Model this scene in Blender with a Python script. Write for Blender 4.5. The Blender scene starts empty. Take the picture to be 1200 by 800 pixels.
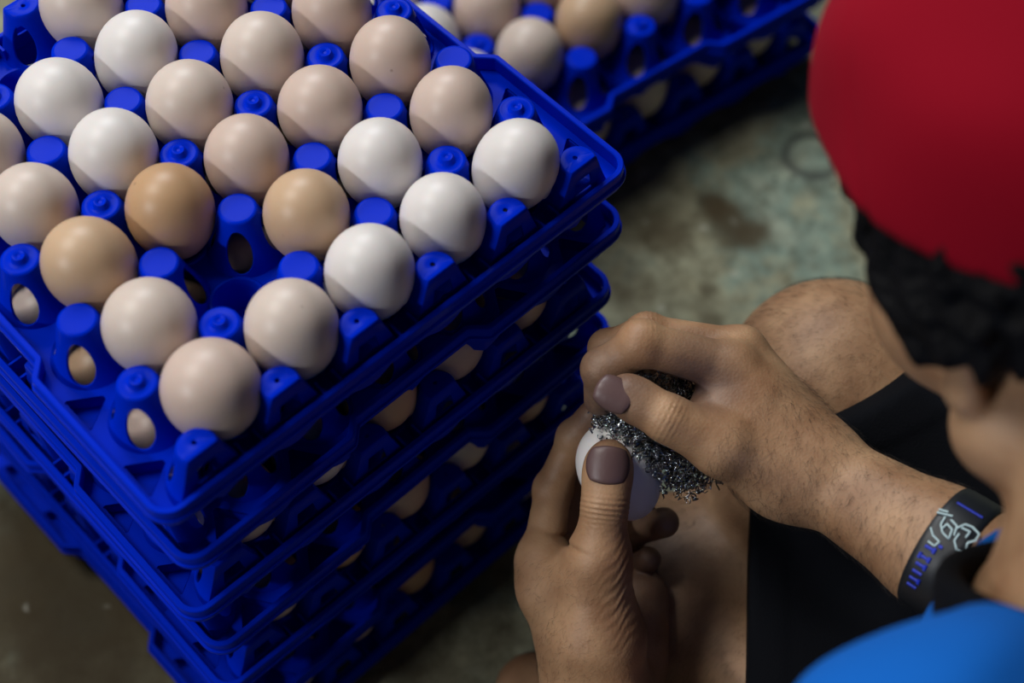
import bpy, bmesh, math, random
import numpy as np
from mathutils import Vector, Matrix, noise

# ------------------------------------------------------------------ camera
SC = bpy.context.scene
F_PX = 1941.8
CAM = np.array([-0.2621, -0.5052, 1.0236])
CR = np.array([0.73113, -0.68223, -0.00310])      # camera right
CD = np.array([-0.57617, -0.61502, -0.53832])     # camera down
CF = np.array([0.36535, 0.39537, -0.84273])       # camera forward
cd = bpy.data.cameras.new('camera'); cam = bpy.data.objects.new('camera', cd); SC.collection.objects.link(cam)
cd.sensor_width = 36.0; cd.lens = F_PX / 1200 * 36.0
cam.matrix_world = Matrix(((CR[0], -CD[0], -CF[0], CAM[0]), (CR[1], -CD[1], -CF[1], CAM[1]),
                           (CR[2], -CD[2], -CF[2], CAM[2]), (0, 0, 0, 1)))
cd.clip_start = 0.02; cd.clip_end = 50
cd.dof.use_dof = True; cd.dof.focus_distance = 0.865; cd.dof.aperture_fstop = 4.0
SC.camera = cam
# ------------------------------------------------------------------ world, lights, exposure
W = bpy.data.worlds.new('world'); SC.world = W; W.use_nodes = True
W.node_tree.nodes['Background'].inputs[0].default_value = (0.62, 0.80, 1.0, 1)
W.node_tree.nodes['Background'].inputs[1].default_value = 0.022
def area(name, direction, dist, target, sx, sy, power, col):
    l = bpy.data.lights.new(name, 'AREA'); l.shape = 'RECTANGLE'; l.size = sx; l.size_y = sy
    l.energy = power; l.color = col
    o = bpy.data.objects.new(name, l); SC.collection.objects.link(o)
    d = Vector(direction).normalized(); o.location = Vector(target) + d * dist
    o.rotation_euler = (-d).to_track_quat('-Z', 'Y').to_euler()
    return o
area('window_light', (0.30, 0.60, 0.74), 2.4, (0.1, 0, 0.35), 1.0, 0.8, 42, (0.93, 0.97, 1.0))
area('overhead_fill', (-0.35, 0.50, 0.90), 2.2, (0.1, -0.1, 0.3), 0.8, 0.8, 30, (1.0, 0.97, 0.92))  # added overhead fill, no known source; brightens the eggs and hands
area('lamp_light', (-0.86, 0.12, 0.52), 2.2, (0.0, -0.1, 0.35), 0.5, 0.10, 19, (0.95, 0.97, 1.0))
SC.view_settings.view_transform = 'Standard'; SC.view_settings.look = 'None'
SC.view_settings.gamma = 1; SC.view_settings.use_curve_mapping = False
SC.view_settings.exposure = -0.28

# ------------------------------------------------------------------ helpers
def at(u, v, t):
    """point seen at pixel (u, v) at depth t (mm), in metres"""
    t = t / 1000.0
    return CAM + t * (CF + (u - 600) / F_PX * CR + (v - 400) / F_PX * CD)
def mat(name, col, rough=0.5, metal=0.0, **kw):
    m = bpy.data.materials.new(name); m.use_nodes = True
    b = m.node_tree.nodes['Principled BSDF']
    b.inputs['Base Color'].default_value = (*col, 1); b.inputs['Roughness'].default_value = rough
    b.inputs['Metallic'].default_value = metal
    for k, v in kw.items(): b.inputs[k.replace('_', ' ')].default_value = v
    return m
def nodes(m):
    nt = m.node_tree; return nt, nt.nodes, nt.links, nt.nodes['Principled BSDF']
def bump(m, scale, strength, dist, detail=4, coord='Object', stretch=None):
    nt, N, L, b = nodes(m)
    tc = N.new('ShaderNodeTexCoord'); n = N.new('ShaderNodeTexNoise'); n.inputs['Scale'].default_value = scale
    n.inputs['Detail'].default_value = detail
    src = tc.outputs[coord]
    if stretch:
        mp = N.new('ShaderNodeMapping'); mp.inputs['Scale'].default_value = stretch; L.new(src, mp.inputs[0]); src = mp.outputs[0]
    L.new(src, n.inputs['Vector'])
    bp = N.new('ShaderNodeBump'); bp.inputs['Strength'].default_value = strength; bp.inputs['Distance'].default_value = dist
    L.new(n.outputs[0], bp.inputs['Height']); L.new(bp.outputs[0], b.inputs['Normal'])
    return n, bp
def link(name, me, m=None, parent=None, smooth=True):
    if m is not None: me.materials.append(m)
    if smooth:
        me.polygons.foreach_set('use_smooth', [True] * len(me.polygons))
    o = bpy.data.objects.new(name, me); SC.collection.objects.link(o)
    if parent is not None: o.parent = parent
    return o
def from_bm(bm, sharp=None):
    bmesh.ops.recalc_face_normals(bm, faces=bm.faces)
    me = bpy.data.meshes.new('mesh'); bm.to_mesh(me); bm.free()
    return me
def pyd(verts, faces):
    me = bpy.data.meshes.new('mesh'); me.from_pydata([tuple(map(float, v)) for v in verts], [], [tuple(f) for f in faces]); me.update()
    return me
def auto_sharp(me, ang=40):
    bm = bmesh.new(); bm.from_mesh(me)
    for e in bm.edges:
        e.smooth = not (len(e.link_faces) == 2 and e.calc_face_angle(0) > math.radians(ang))
    bm.to_mesh(me); bm.free()
def tag(o, label, cat, group=None, kind=None):
    o['label'] = label; o['category'] = cat
    if group: o['group'] = group
    if kind: o['kind'] = kind
    return o
def empty(name, loc=(0, 0, 0), rz=0.0):
    o = bpy.data.objects.new(name, None); SC.collection.objects.link(o)
    o.location = loc; o.rotation_euler = (0, 0, rz); o.empty_display_size = 0.02
    return o
def solidified(me, th, offset=-1, bevel=0):
    o = bpy.data.objects.new('tmp', me); SC.collection.objects.link(o)
    s = o.modifiers.new('s', 'SOLIDIFY'); s.thickness = th; s.offset = offset
    if bevel:
        b = o.modifiers.new('b', 'BEVEL'); b.width = bevel; b.segments = 2; b.limit_method = 'ANGLE'; b.angle_limit = math.radians(50)
    dg = bpy.context.evaluated_depsgraph_get(); r = bpy.data.meshes.new_from_object(o.evaluated_get(dg))
    bpy.data.objects.remove(o); return r
def lathe(profile, n=40, cap_last=False, cap_first=False):
    vs = []; fs = []
    for (r, z) in profile:
        for k in range(n):
            a = 2 * math.pi * k / n; vs.append((r * math.cos(a), r * math.sin(a), z))
    for i in range(len(profile) - 1):
        for k in range(n):
            a = i * n + k; b = i * n + (k + 1) % n; fs.append((a, b, b + n, a + n))
    if cap_last: fs.append(tuple(range((len(profile) - 1) * n, len(profile) * n)))
    if cap_first: fs.append(tuple(reversed(range(n))))
    return vs, fs

# ------------------------------------------------------------------ materials
blue = mat('blue_plastic', (0.0, 0.021, 0.54), 0.24, Specular_IOR_Level=0.022)
bump(blue, 900, 0.12, 0.0003, 3)
def egg_mat(name, c1, c2):
    m = mat(name, c1, 0.42, Subsurface_Weight=0.12, Subsurface_Scale=0.004)
    nt, N, L, b = nodes(m)
    tc = N.new('ShaderNodeTexCoord'); oi = N.new('ShaderNodeObjectInfo')
    add = N.new('ShaderNodeVectorMath'); add.operation = 'ADD'; L.new(tc.outputs['Object'], add.inputs[0])
    L.new(oi.outputs['Random'], add.inputs[1])
    n = N.new('ShaderNodeTexNoise'); n.inputs['Scale'].default_value = 28; n.inputs['Detail'].default_value = 5; L.new(add.outputs[0], n.inputs['Vector'])
    mx = N.new('ShaderNodeMix'); mx.data_type = 'RGBA'; mx.inputs[6].default_value = (*c1, 1); mx.inputs[7].default_value = (*c2, 1)
    L.new(n.outputs[0], mx.inputs[0])
    v = N.new('ShaderNodeTexVoronoi'); v.inputs['Scale'].default_value = 95; L.new(add.outputs[0], v.inputs['Vector'])
    n2 = N.new('ShaderNodeTexNoise'); n2.inputs['Scale'].default_value = 40; L.new(add.outputs[0], n2.inputs['Vector'])
    lt = N.new('ShaderNodeMapRange'); lt.inputs[1].default_value = 0.06; lt.inputs[2].default_value = 0.12; lt.inputs[3].default_value = 1; lt.inputs[4].default_value = 0
    L.new(v.outputs['Distance'], lt.inputs[0])
    gt = N.new('ShaderNodeMapRange'); gt.inputs[1].default_value = 0.60; gt.inputs[2].default_value = 0.68; L.new(n2.outputs[0], gt.inputs[0])
    mul = N.new('ShaderNodeMath'); mul.operation = 'MULTIPLY'; L.new(lt.outputs[0], mul.inputs[0]); L.new(gt.outputs[0], mul.inputs[1])
    mul2 = N.new('ShaderNodeMath'); mul2.operation = 'MULTIPLY'; mul2.inputs[1].default_value = 0.75; L.new(mul.outputs[0], mul2.inputs[0])
    mx2 = N.new('ShaderNodeMix'); mx2.data_type = 'RGBA'; L.new(mul2.outputs[0], mx2.inputs[0]); L.new(mx.outputs[2], mx2.inputs[6])
    mx2.inputs[7].default_value = (c1[0] * .35, c1[1] * .27, c1[2] * .2, 1)
    L.new(mx2.outputs[2], b.inputs['Base Color'])
    f = N.new('ShaderNodeTexNoise'); f.inputs['Scale'].default_value = 1500; L.new(add.outputs[0], f.inputs['Vector'])
    bp = N.new('ShaderNodeBump'); bp.inputs['Strength'].default_value = 0.25; bp.inputs['Distance'].default_value = 0.0001
    L.new(f.outputs[0], bp.inputs['Height']); L.new(bp.outputs[0], b.inputs['Normal'])
    return m
EM = dict(white=egg_mat('white_shell', (0.76, 0.72, 0.70), (0.67, 0.62, 0.59)),
          cream=egg_mat('cream_shell', (0.67, 0.57, 0.505), (0.59, 0.48, 0.41)),
          pink=egg_mat('pinkish_shell', (0.62, 0.49, 0.42), (0.55, 0.41, 0.34)),
          tan=egg_mat('tan_shell', (0.60, 0.42, 0.27), (0.52, 0.34, 0.21)),
          brown=egg_mat('brown_shell', (0.54, 0.34, 0.19), (0.46, 0.27, 0.14)))

# ------------------------------------------------------------------ floor
def make_floor():
    bm = bmesh.new(); bmesh.ops.create_grid(bm, x_segments=60, y_segments=60, size=2.2)
    for v in bm.verts:
        p = v.co; v.co.z = -0.0015 + 0.0015 * noise.noise(Vector((p.x * 3, p.y * 3, 0)))
    m = mat('concrete', (0.2, 0.2, 0.17), 0.62, Specular_IOR_Level=0.12)
    nt, N, L, b = nodes(m)
    tc = N.new('ShaderNodeTexCoord')
    def ns(scale, det, rough=0.6, w=0.0):
        n = N.new('ShaderNodeTexNoise'); n.inputs['Scale'].default_value = scale; n.inputs['Detail'].default_value = det
        n.inputs['Roughness'].default_value = rough; n.inputs['Distortion'].default_value = w
        L.new(tc.outputs['Object'], n.inputs['Vector']); return n
    def ramp(src, stops):
        r = N.new('ShaderNodeValToRGB'); e = r.color_ramp.elements
        e[0].position, e[0].color = stops[0][0], (*stops[0][1], 1); e[1].position, e[1].color = stops[-1][0], (*stops[-1][1], 1)
        for p, c in stops[1:-1]:
            q = e.new(p); q.color = (*c, 1)
        L.new(src, r.inputs[0]); return r
    def mix(f, a, c, bt='MIX'):
        x = N.new('ShaderNodeMix'); x.data_type = 'RGBA'; x.blend_type = bt
        if isinstance(f, float): x.inputs[0].default_value = f
        else: L.new(f, x.inputs[0])
        if isinstance(a, tuple): x.inputs[6].default_value = (*a, 1)
        else: L.new(a, x.inputs[6])
        if isinstance(c, tuple): x.inputs[7].default_value = (*c, 1)
        else: L.new(c, x.inputs[7])
        return x.outputs[2]
    base = ramp(ns(7, 6, 0.65).outputs[0], [(0.30, (0.13, 0.11, 0.07)), (0.43, (0.21, 0.20, 0.135)), (0.50, (0.27, 0.27, 0.19)), (0.58, (0.19, 0.25, 0.21)), (0.72, (0.35, 0.38, 0.30))])
    fine = ramp(ns(45, 6, 0.7).outputs[0], [(0.32, (0.55, 0.52, 0.46)), (0.52, (1.1, 1.1, 1.06)), (0.72, (1.5, 1.5, 1.4))])
    c = mix(1.0, base.outputs[0], fine.outputs[0], 'MULTIPLY')
    # brown stains: a broad field and placed spots; lower-left ones are painted shade
    st = ramp(ns(11, 5, 0.7, 0.4).outputs[0], [(0.56, (0, 0, 0)), (0.70, (1, 1, 1))])
    k = N.new('ShaderNodeMath'); k.operation = 'MULTIPLY'; k.inputs[1].default_value = 0.45; L.new(st.outputs[0], k.inputs[0])
    c = mix(k.outputs[0], c, (0.085, 0.06, 0.04))
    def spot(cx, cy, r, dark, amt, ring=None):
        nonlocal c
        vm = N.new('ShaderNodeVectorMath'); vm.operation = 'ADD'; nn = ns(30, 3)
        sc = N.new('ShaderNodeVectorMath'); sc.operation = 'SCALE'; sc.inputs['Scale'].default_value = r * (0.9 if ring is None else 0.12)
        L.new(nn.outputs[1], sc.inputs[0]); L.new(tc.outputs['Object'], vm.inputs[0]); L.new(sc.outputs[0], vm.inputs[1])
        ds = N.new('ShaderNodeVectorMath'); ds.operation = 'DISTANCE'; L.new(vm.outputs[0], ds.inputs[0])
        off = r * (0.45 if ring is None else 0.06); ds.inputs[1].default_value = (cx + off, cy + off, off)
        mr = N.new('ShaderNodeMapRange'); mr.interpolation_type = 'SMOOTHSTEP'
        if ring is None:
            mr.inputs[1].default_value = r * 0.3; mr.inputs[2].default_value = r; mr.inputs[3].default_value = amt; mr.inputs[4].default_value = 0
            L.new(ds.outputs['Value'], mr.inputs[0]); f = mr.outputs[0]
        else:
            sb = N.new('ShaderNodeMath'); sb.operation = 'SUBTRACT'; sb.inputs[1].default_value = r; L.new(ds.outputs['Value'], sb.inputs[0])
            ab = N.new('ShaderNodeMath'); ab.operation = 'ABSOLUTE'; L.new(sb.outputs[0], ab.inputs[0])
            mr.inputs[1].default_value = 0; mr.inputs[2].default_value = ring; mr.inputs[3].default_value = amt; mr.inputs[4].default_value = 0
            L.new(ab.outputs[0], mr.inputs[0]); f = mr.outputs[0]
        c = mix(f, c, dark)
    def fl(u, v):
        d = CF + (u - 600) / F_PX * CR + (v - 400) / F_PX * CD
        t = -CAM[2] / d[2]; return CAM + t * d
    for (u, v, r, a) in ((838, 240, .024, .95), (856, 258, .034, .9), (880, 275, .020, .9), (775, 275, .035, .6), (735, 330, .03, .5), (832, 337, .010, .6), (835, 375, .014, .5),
                         (20, 640, .13, .8), (60, 690, .15, .8), (150, 770, .09, .7), (580, 690, .03, .35)):  # all but the last here darken the floor colour in place of shade
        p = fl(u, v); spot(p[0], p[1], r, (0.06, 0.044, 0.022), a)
    p = fl(952, 180); spot(p[0], p[1], 0.021, (0.05, 0.052, 0.05), 0.75, ring=0.008)
    # pale specks and dark pits
    vo = N.new('ShaderNodeTexVoronoi'); vo.inputs['Scale'].default_value = 38; L.new(tc.outputs['Object'], vo.inputs['Vector'])
    sp = ramp(vo.outputs['Distance'], [(0.0, (1, 1, 1)), (0.10, (0.8, 0.8, 0.8)), (0.17, (0, 0, 0))])
    g = ramp(ns(17, 2).outputs[0], [(0.54, (0, 0, 0)), (0.62, (1, 1, 1))])
    mm = N.new('ShaderNodeMath'); mm.operation = 'MULTIPLY'; L.new(sp.outputs[0], mm.inputs[0]); L.new(g.outputs[0], mm.inputs[1])
    c = mix(mm.outputs[0], c, (0.46, 0.46, 0.38))
    vo2 = N.new('ShaderNodeTexVoronoi'); vo2.inputs['Scale'].default_value = 55; L.new(tc.outputs['Object'], vo2.inputs['Vector'])
    sp2 = ramp(vo2.outputs['Distance'], [(0.0, (1, 1, 1)), (0.09, (0.8, 0.8, 0.8)), (0.15, (0, 0, 0))])
    g2 = ramp(ns(23, 2).outputs[0], [(0.56, (0, 0, 0)), (0.64, (1, 1, 1))])
    m2 = N.new('ShaderNodeMath'); m2.operation = 'MULTIPLY'; L.new(sp2.outputs[0], m2.inputs[0]); L.new(g2.outputs[0], m2.inputs[1])
    c = mix(m2.outputs[0], c, (0.03, 0.035, 0.03))
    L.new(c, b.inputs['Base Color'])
    bp = N.new('ShaderNodeBump'); bp.inputs['Strength'].default_value = 0.5; bp.inputs['Distance'].default_value = 0.003
    L.new(ns(60, 8, 0.7).outputs[0], bp.inputs['Height']); L.new(bp.outputs[0], b.inputs['Normal'])
    rr = N.new('ShaderNodeMapRange'); rr.inputs[3].default_value = 0.42; rr.inputs[4].default_value = 0.8
    L.new(ns(9, 4).outputs[0], rr.inputs[0]); L.new(rr.outputs[0], b.inputs['Roughness'])
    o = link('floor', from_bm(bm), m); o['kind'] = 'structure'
    o['label'] = 'bare mottled grey-green concrete floor with brown stains and painted-in shade at the lower left'
    return o
make_floor()

# ------------------------------------------------------------------ egg trays
MM = 0.001
PZ, DZ, CZ = 21.0, -11.0, -31.7          # peg top, deck, cup foot relative to the rim's top
def peg_r(s):                            # s = 0 at the top disc, 1 at the deck
    return 10.0 + 8.6 * s + 1.6 * s ** 3
def peg_mesh(nub):
    vs = []; fs = []; idx = {}
    NR, NK = 40, 6
    def P(th, s):
        r = peg_r(s); z = PZ - 1.6 + (DZ - (PZ - 1.6)) * s
        return (r * math.cos(th), r * math.sin(th), z)
    def V(p):
        k = tuple(round(c, 3) for c in p)
        if k not in idx: idx[k] = len(vs); vs.append(p)
        return idx[k]
    c0 = 0.53; rx = math.radians(27); ry = 0.41
    for q in range(4):
        mid = math.pi / 4 + q * math.pi / 2
        # boundary samples of the rectangle [-45..45] x [0..1]
        rect = []
        n1 = NR // 4
        for k in range(n1): rect.append((-1 + 2 * k / n1, 0.0))
        for k in range(n1): rect.append((1, k / n1))
        for k in range(n1): rect.append((1 - 2 * k / n1, 1.0))
        for k in range(n1): rect.append((-1, 1 - k / n1))
        rows = []
        for (a, s) in rect:
            ang = math.atan2((s - c0) / 0.5, a)
            ea, es = rx * math.cos(ang), c0 + ry * math.sin(ang)
            row = []
            for j in range(NK + 1):
                t = (j / NK) ** 1.3
                th = mid + ea + (a * math.pi / 4 - ea) * t
                row.append(V(P(th, es + (s - es) * t)))
            rows.append(row)
        for k in range(NR):
            for j in range(NK):
                a, b, c, d = rows[k][j], rows[(k + 1) % NR][j], rows[(k + 1) % NR][j + 1], rows[k][j + 1]
                if len({a, b, c, d}) == 4: fs.append((a, b, c, d))
    # rounded shoulder and top disc, on the same n as the rectangle's upper border
    n1 = NR // 4; N = 4 * n1
    prev = []
    for q in range(4):
        for k in range(n1):
            prev.append(V(P(math.pi / 4 + q * math.pi / 2 + (-1 + 2 * k / n1) * math.pi / 4, 0)))
    prof = [(9.75, PZ - 0.8), (9.1, PZ - 0.2), (8.4, PZ), (7.9, PZ)]
    prof += [(4.6, PZ - 0.1), (4.0, PZ + 0.3), (3.6, PZ + 2.2), (3.0, PZ + 2.8), (1.5, PZ + 2.6), (0.9, PZ + 2.0)] if nub else [(6.0, PZ - .05), (2, PZ - .1)]
    for (r, z) in prof:
        cur = []
        for q in range(4):
            for k in range(n1):
                th = math.pi / 4 + q * math.pi / 2 + (-1 + 2 * k / n1) * math.pi / 4
                cur.append(V((r * math.cos(th), r * math.sin(th), z)))
        for k in range(N): fs.append((prev[k], prev[(k + 1) % N], cur[(k + 1) % N], cur[k]))
        prev = cur
    fs.append(tuple(prev))
    me = pyd([[c * MM for c in v] for v in vs], fs)
    bm = bmesh.new(); bm.from_mesh(me); bmesh.ops.recalc_face_normals(bm, faces=bm.faces)
    up = max(bm.faces, key=lambda f: f.calc_center_median().z)
    if up.normal.z < 0: bmesh.ops.reverse_faces(bm, faces=bm.faces)
    bm.to_mesh(me); bm.free()
    r = solidified(me, 1.5 * MM, -1); auto_sharp(r, 45); return r
def edge_peg_mesh():                     # half peg, cut flat towards -y, with a window in the flat face
    CUT = 4.4
    vs = []; fs = []; idx = {}
    NR, NK = 40, 5; n1 = NR // 4; NZ = n1
    zz = lambda s: PZ - 1.2 + (DZ - (PZ - 1.2)) * s
    def V(p):
        k = tuple(round(c, 3) for c in p)
        if k not in idx: idx[k] = len(vs); vs.append(p)
        return idx[k]
    def P(th, s): r = peg_r(s); return (r * math.cos(th), r * math.sin(th), zz(s))
    c0, rx, ry = 0.53, math.radians(25), 0.38
    for q in range(2):
        mid = math.pi / 4 + q * math.pi / 2
        rect = [(-1 + 2 * k / n1, 0.0) for k in range(n1)] + [(1, k / n1) for k in range(n1)] + [(1 - 2 * k / n1, 1.0) for k in range(n1)] + [(-1, 1 - k / n1) for k in range(n1)]
        rows = []
        for (a, s) in rect:
            ang = math.atan2((s - c0) / 0.5, a); ea, es = rx * math.cos(ang), c0 + ry * math.sin(ang)
            rows.append([V(P(mid + ea + (a * math.pi / 4 - ea) * (j / NK) ** 1.3, es + (s - es) * (j / NK) ** 1.3)) for j in range(NK + 1)])
        for k in range(NR):
            for j in range(NK):
                f = (rows[k][j], rows[(k + 1) % NR][j], rows[(k + 1) % NR][j + 1], rows[k][j + 1])
                if len(set(f)) == 4: fs.append(f)
    cols = [-1, -.42, -.2, 0, .2, .42, 1]; fr = []; arcs = []
    for i in range(NZ + 1):
        s = i / NZ; r = peg_r(s); ch = math.sqrt(r * r - CUT * CUT); a0 = math.asin(CUT / r)
        fr.append([V((ch * c, -CUT, zz(s))) for c in cols])
        arcs.append([[V(P(0, s)), V(P(-a0 / 2, s)), fr[-1][-1]], [V(P(math.pi, s)), V(P(math.pi + a0 / 2, s)), fr[-1][0]]])
    for i in range(NZ):
        for sd in (0, 1):
            for k in range(2): fs.append((arcs[i][sd][k], arcs[i][sd][k + 1], arcs[i + 1][sd][k + 1], arcs[i + 1][sd][k]))
        for k in range(len(cols) - 1):
            if 3 <= i <= 6 and 1 <= k <= 4: continue
            fs.append((fr[i][k], fr[i][k + 1], fr[i + 1][k + 1], fr[i + 1][k]))
    top = [V(P(math.pi * k / (2 * n1), 0)) for k in range(2 * n1 + 1)] + [arcs[0][1][1]] + fr[0] + [arcs[0][0][1]]
    nt = len(top); hx, hy = 0.0, 2.2; r1 = []; ring = []
    for t in top:
        x, y, z = vs[t]; a = math.atan2(y - hy, x - hx)
        r1.append(len(vs)); vs.append((x * .9, y * .9 + .2, PZ))
    for t in top:
        x, y, z = vs[t]; a = math.atan2(y - hy, x - hx)
        ring.append(len(vs)); vs.append((hx + 1.2 * math.cos(a), hy + 1.2 * math.sin(a), PZ))
    for k in range(nt):
        fs.append((top[k], top[(k + 1) % nt], r1[(k + 1) % nt], r1[k])); fs.append((r1[k], r1[(k + 1) % nt], ring[(k + 1) % nt], ring[k]))
    me = pyd([[c * MM for c in v] for v in vs], fs)
    bm = bmesh.new(); bm.from_mesh(me); bmesh.ops.recalc_face_normals(bm, faces=bm.faces)
    up = max(bm.faces, key=lambda f: f.calc_center_median().z)
    if up.normal.z < 0: bmesh.ops.reverse_faces(bm, faces=bm.faces)
    bm.to_mesh(me); bm.free()
    r = solidified(me, 1.4 * MM, -1, 0.5 * MM); auto_sharp(r, 35); return r
def cup_mesh():
    prof = [(14.6, DZ - 0.2), (14.0, DZ + 0.55), (13.2, DZ + 0.5), (12.6, DZ - 0.6), (12.1, DZ - 4), (11.2, CZ + 5), (10.7, CZ + 1), (10.2, CZ), (8.3, CZ)]
    vs, fs = lathe(prof, 36)
    me = pyd([[c * MM for c in v] for v in vs], fs)
    r = solidified(me, 1.2 * MM, 0); auto_sharp(r, 50); return r
def outline(inset=0.0):
    """closed rim line (mm), A-edges at x = +-150 with the middle third set back"""
    H = 150 - inset; R = 11 - inset * 0.5; J = 8.0; a, b = 40.0, 47.0
    pts = []
    def arc(cx, cy, a0):
        for k in range(9):
            t = math.radians(a0 + 90 * k / 8); pts.append((cx + R * math.cos(t), cy + R * math.sin(t)))
    arc(H - R, -H + R, -90)
    pts += [(H, -b - 1.2), (H - 0.7, -b), (H - J + 0.7, -a), (H - J, -a + 1.2), (H - J, a - 1.2), (H - J + 0.7, a), (H - 0.7, b), (H, b + 1.2)]
    arc(H - R, H - R, 0); arc(-H + R, H - R, 90)
    pts += [(-H, b + 1.2), (-H + 0.7, b), (-H + J - 0.7, a), (-H + J, a - 1.2), (-H + J, -a + 1.2), (-H + J - 0.7, -a), (-H + 0.7, -b), (-H, -b - 1.2)]
    arc(-H + R, -H + R, 180)
    return pts
def rim_mesh():
    pts = outline(); n = len(pts)
    prof = [(-1.6, -0.5), (-1.1, 0), (1.1, 0), (1.6, -0.5), (1.9, -5.6), (1.9, -6.4), (3.0, -6.8), (3.1, -7.2), (3.1, -8.4), (2.8, -8.8), (2.0, -9.2), (1.4, -12.6), (0.2, -12.8), (-0.6, -11), (-1.2, -9.0)]
    vs = []; fs = []; m = len(prof)
    for i in range(n):
        p0 = Vector(pts[i - 1]); p = Vector(pts[i]); p1 = Vector(pts[(i + 1) % n])
        d0 = (p - p0).normalized(); d1 = (p1 - p).normalized()
        n0 = Vector((d0.y, -d0.x)); n1 = Vector((d1.y, -d1.x)); nn = (n0 + n1).normalized(); k = 1 / max(0.5, nn.dot(n0))
        for (o, z) in prof: vs.append((p.x + nn.x * o * k, p.y + nn.y * o * k, z))
    for i in range(n):
        for j in range(m):
            a = i * m + j; b = i * m + (j + 1) % m; c = ((i + 1) % n) * m + (j + 1) % m; d = ((i + 1) % n) * m + j
            fs.append((a, d, c, b))
    # gussets from the rim to the edge pegs along the straight edges
    def box(x0, x1, y0, y1, z0, z1):
        k = len(vs)
        for z in (z0, z1):
            for (x, y) in ((x0, y0), (x1, y0), (x1, y1), (x0, y1)): vs.append((x, y, z))
        for f in ((0, 3, 2, 1), (4, 5, 6, 7), (0, 1, 5, 4), (1, 2, 6, 5), (2, 3, 7, 6), (3, 0, 4, 7)): fs.append(tuple(k + q for q in f))
    for i in range(5):
        x = -96 + 48 * i
        for s in (-1, 1):
            ys = sorted((s * 149, s * 140)); box(x - 6, x - 4.6, ys[0], ys[1], -10.5, -1.2); box(x + 4.6, x + 6, ys[0], ys[1], -10.5, -1.2)
    me = pyd([[c * MM for c in v] for v in vs], fs)
    bm = bmesh.new(); bm.from_mesh(me); me2 = from_bm(bm); auto_sharp(me2, 38); return me2
Z0_ = 31.7 * MM
PEGS = [(-120 + 48 * i, -144 + 48 * j, i, j) for i in range(6) for j in range(7)]
CUPS = [(-96 + 48 * i, -120 + 48 * j, i, j) for i in range(5) for j in range(6)]
def deck_mesh():
    cu = bpy.data.curves.new('deck', 'CURVE'); cu.dimensions = '2D'; cu.fill_mode = 'BOTH'; cu.extrude = 0.7 * MM
    def spl(pts):
        s = cu.splines.new('POLY'); s.points.add(len(pts) - 1)
        for k, p in enumerate(pts): s.points[k].co = (p[0] * MM, p[1] * MM, 0, 1)
        s.use_cyclic_u = True
    spl(outline(0.6))
    for (x, y, i, j) in CUPS: spl([(x + 13.6 * math.cos(2 * math.pi * k / 36), y + 13.6 * math.sin(2 * math.pi * k / 36)) for k in range(36)])
    for (x, y, i, j) in PEGS:
        if j in (0, 6):
            s = -1 if j == 0 else 1; yc = s * 141.6; R = 19.2; a0 = math.asin(4.4 / R)
            pts = []
            for k in range(25):
                th = -a0 + (math.pi + 2 * a0) * k / 24
                pts.append((x + R * math.cos(th), yc - s * R * math.sin(th) * 1.0))
            spl(pts)
        else: spl([(x + 19.2 * math.cos(2 * math.pi * k / 40), y + 19.2 * math.sin(2 * math.pi * k / 40)) for k in range(40)])
    for s in (-1, 1):
        for y in (-120, -72, 72, 120):
            spl([(s * 145.5, y - 10), (s * 145.5, y + 10), (s * 144.2, y + 10.6), (s * 129.5, y + 1), (s * 129.5, y - 1), (s * 144.2, y - 10.6)])
    o = bpy.data.objects.new('tmp', cu); SC.collection.objects.link(o)
    dg = bpy.context.evaluated_depsgraph_get(); dg.update()
    me = bpy.data.meshes.new_from_object(o.evaluated_get(dg)); bpy.data.objects.remove(o)
    bm = bmesh.new(); bm.from_mesh(me); bmesh.ops.remove_doubles(bm, verts=bm.verts, dist=1e-6)
    for v in bm.verts: v.co.z += (DZ - 0.7) * MM
    # walls and floors of the triangular pockets
    for s in (-1, 1):
        for y in (-120, -72, 72, 120):
            T = [(s * 145.5, y - 10), (s * 145.5, y + 10), (s * 144.2, y + 10.6), (s * 129.5, y + 1), (s * 129.5, y - 1), (s * 144.2, y - 10.6)]
            a = [bm.verts.new((p[0] * MM, p[1] * MM, (DZ + 0.3) * MM)) for p in T]; b = [bm.verts.new((p[0] * MM, p[1] * MM, (DZ - 9) * MM)) for p in T]
            for k in range(6): bm.faces.new((a[k], a[(k + 1) % 6], b[(k + 1) % 6], b[k]))
            bm.faces.new(b)
    me = from_bm(bm); auto_sharp(me, 35)
    # webs between neighbouring cups, seen from the side, hang below the deck
    return me
def web_mesh():
    vs = []; fs = []
    def box(x0, x1, y0, y1, z0, z1):
        k = len(vs)
        for z in (z0, z1):
            for (x, y) in ((x0, y0), (x1, y0), (x1, y1), (x0, y1)): vs.append((x * MM, y * MM, z * MM))
        for f in ((0, 3, 2, 1), (4, 5, 6, 7), (0, 1, 5, 4), (1, 2, 6, 5), (2, 3, 7, 6), (3, 0, 4, 7)): fs.append(tuple(k + q for q in f))
    for i in range(5):
        for j in range(5):
            x, y = -96 + 48 * i, -120 + 48 * j; box(x - .6, x + .6, y + 13, y + 35, DZ - 9, DZ - 1)
    for i in range(4):
        for j in range(6):
            x, y = -96 + 48 * i, -120 + 48 * j; box(x + 13, x + 35, y - .6, y + .6, DZ - 9, DZ - 1)
    for j in range(6):
        y = -120 + 48 * j
        for s in (-1, 1): xs = sorted((s * 109, s * 127)); box(xs[0], xs[1], y - .6, y + .6, DZ - 8, DZ - 1)
    me = pyd(vs, fs); return me
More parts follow.
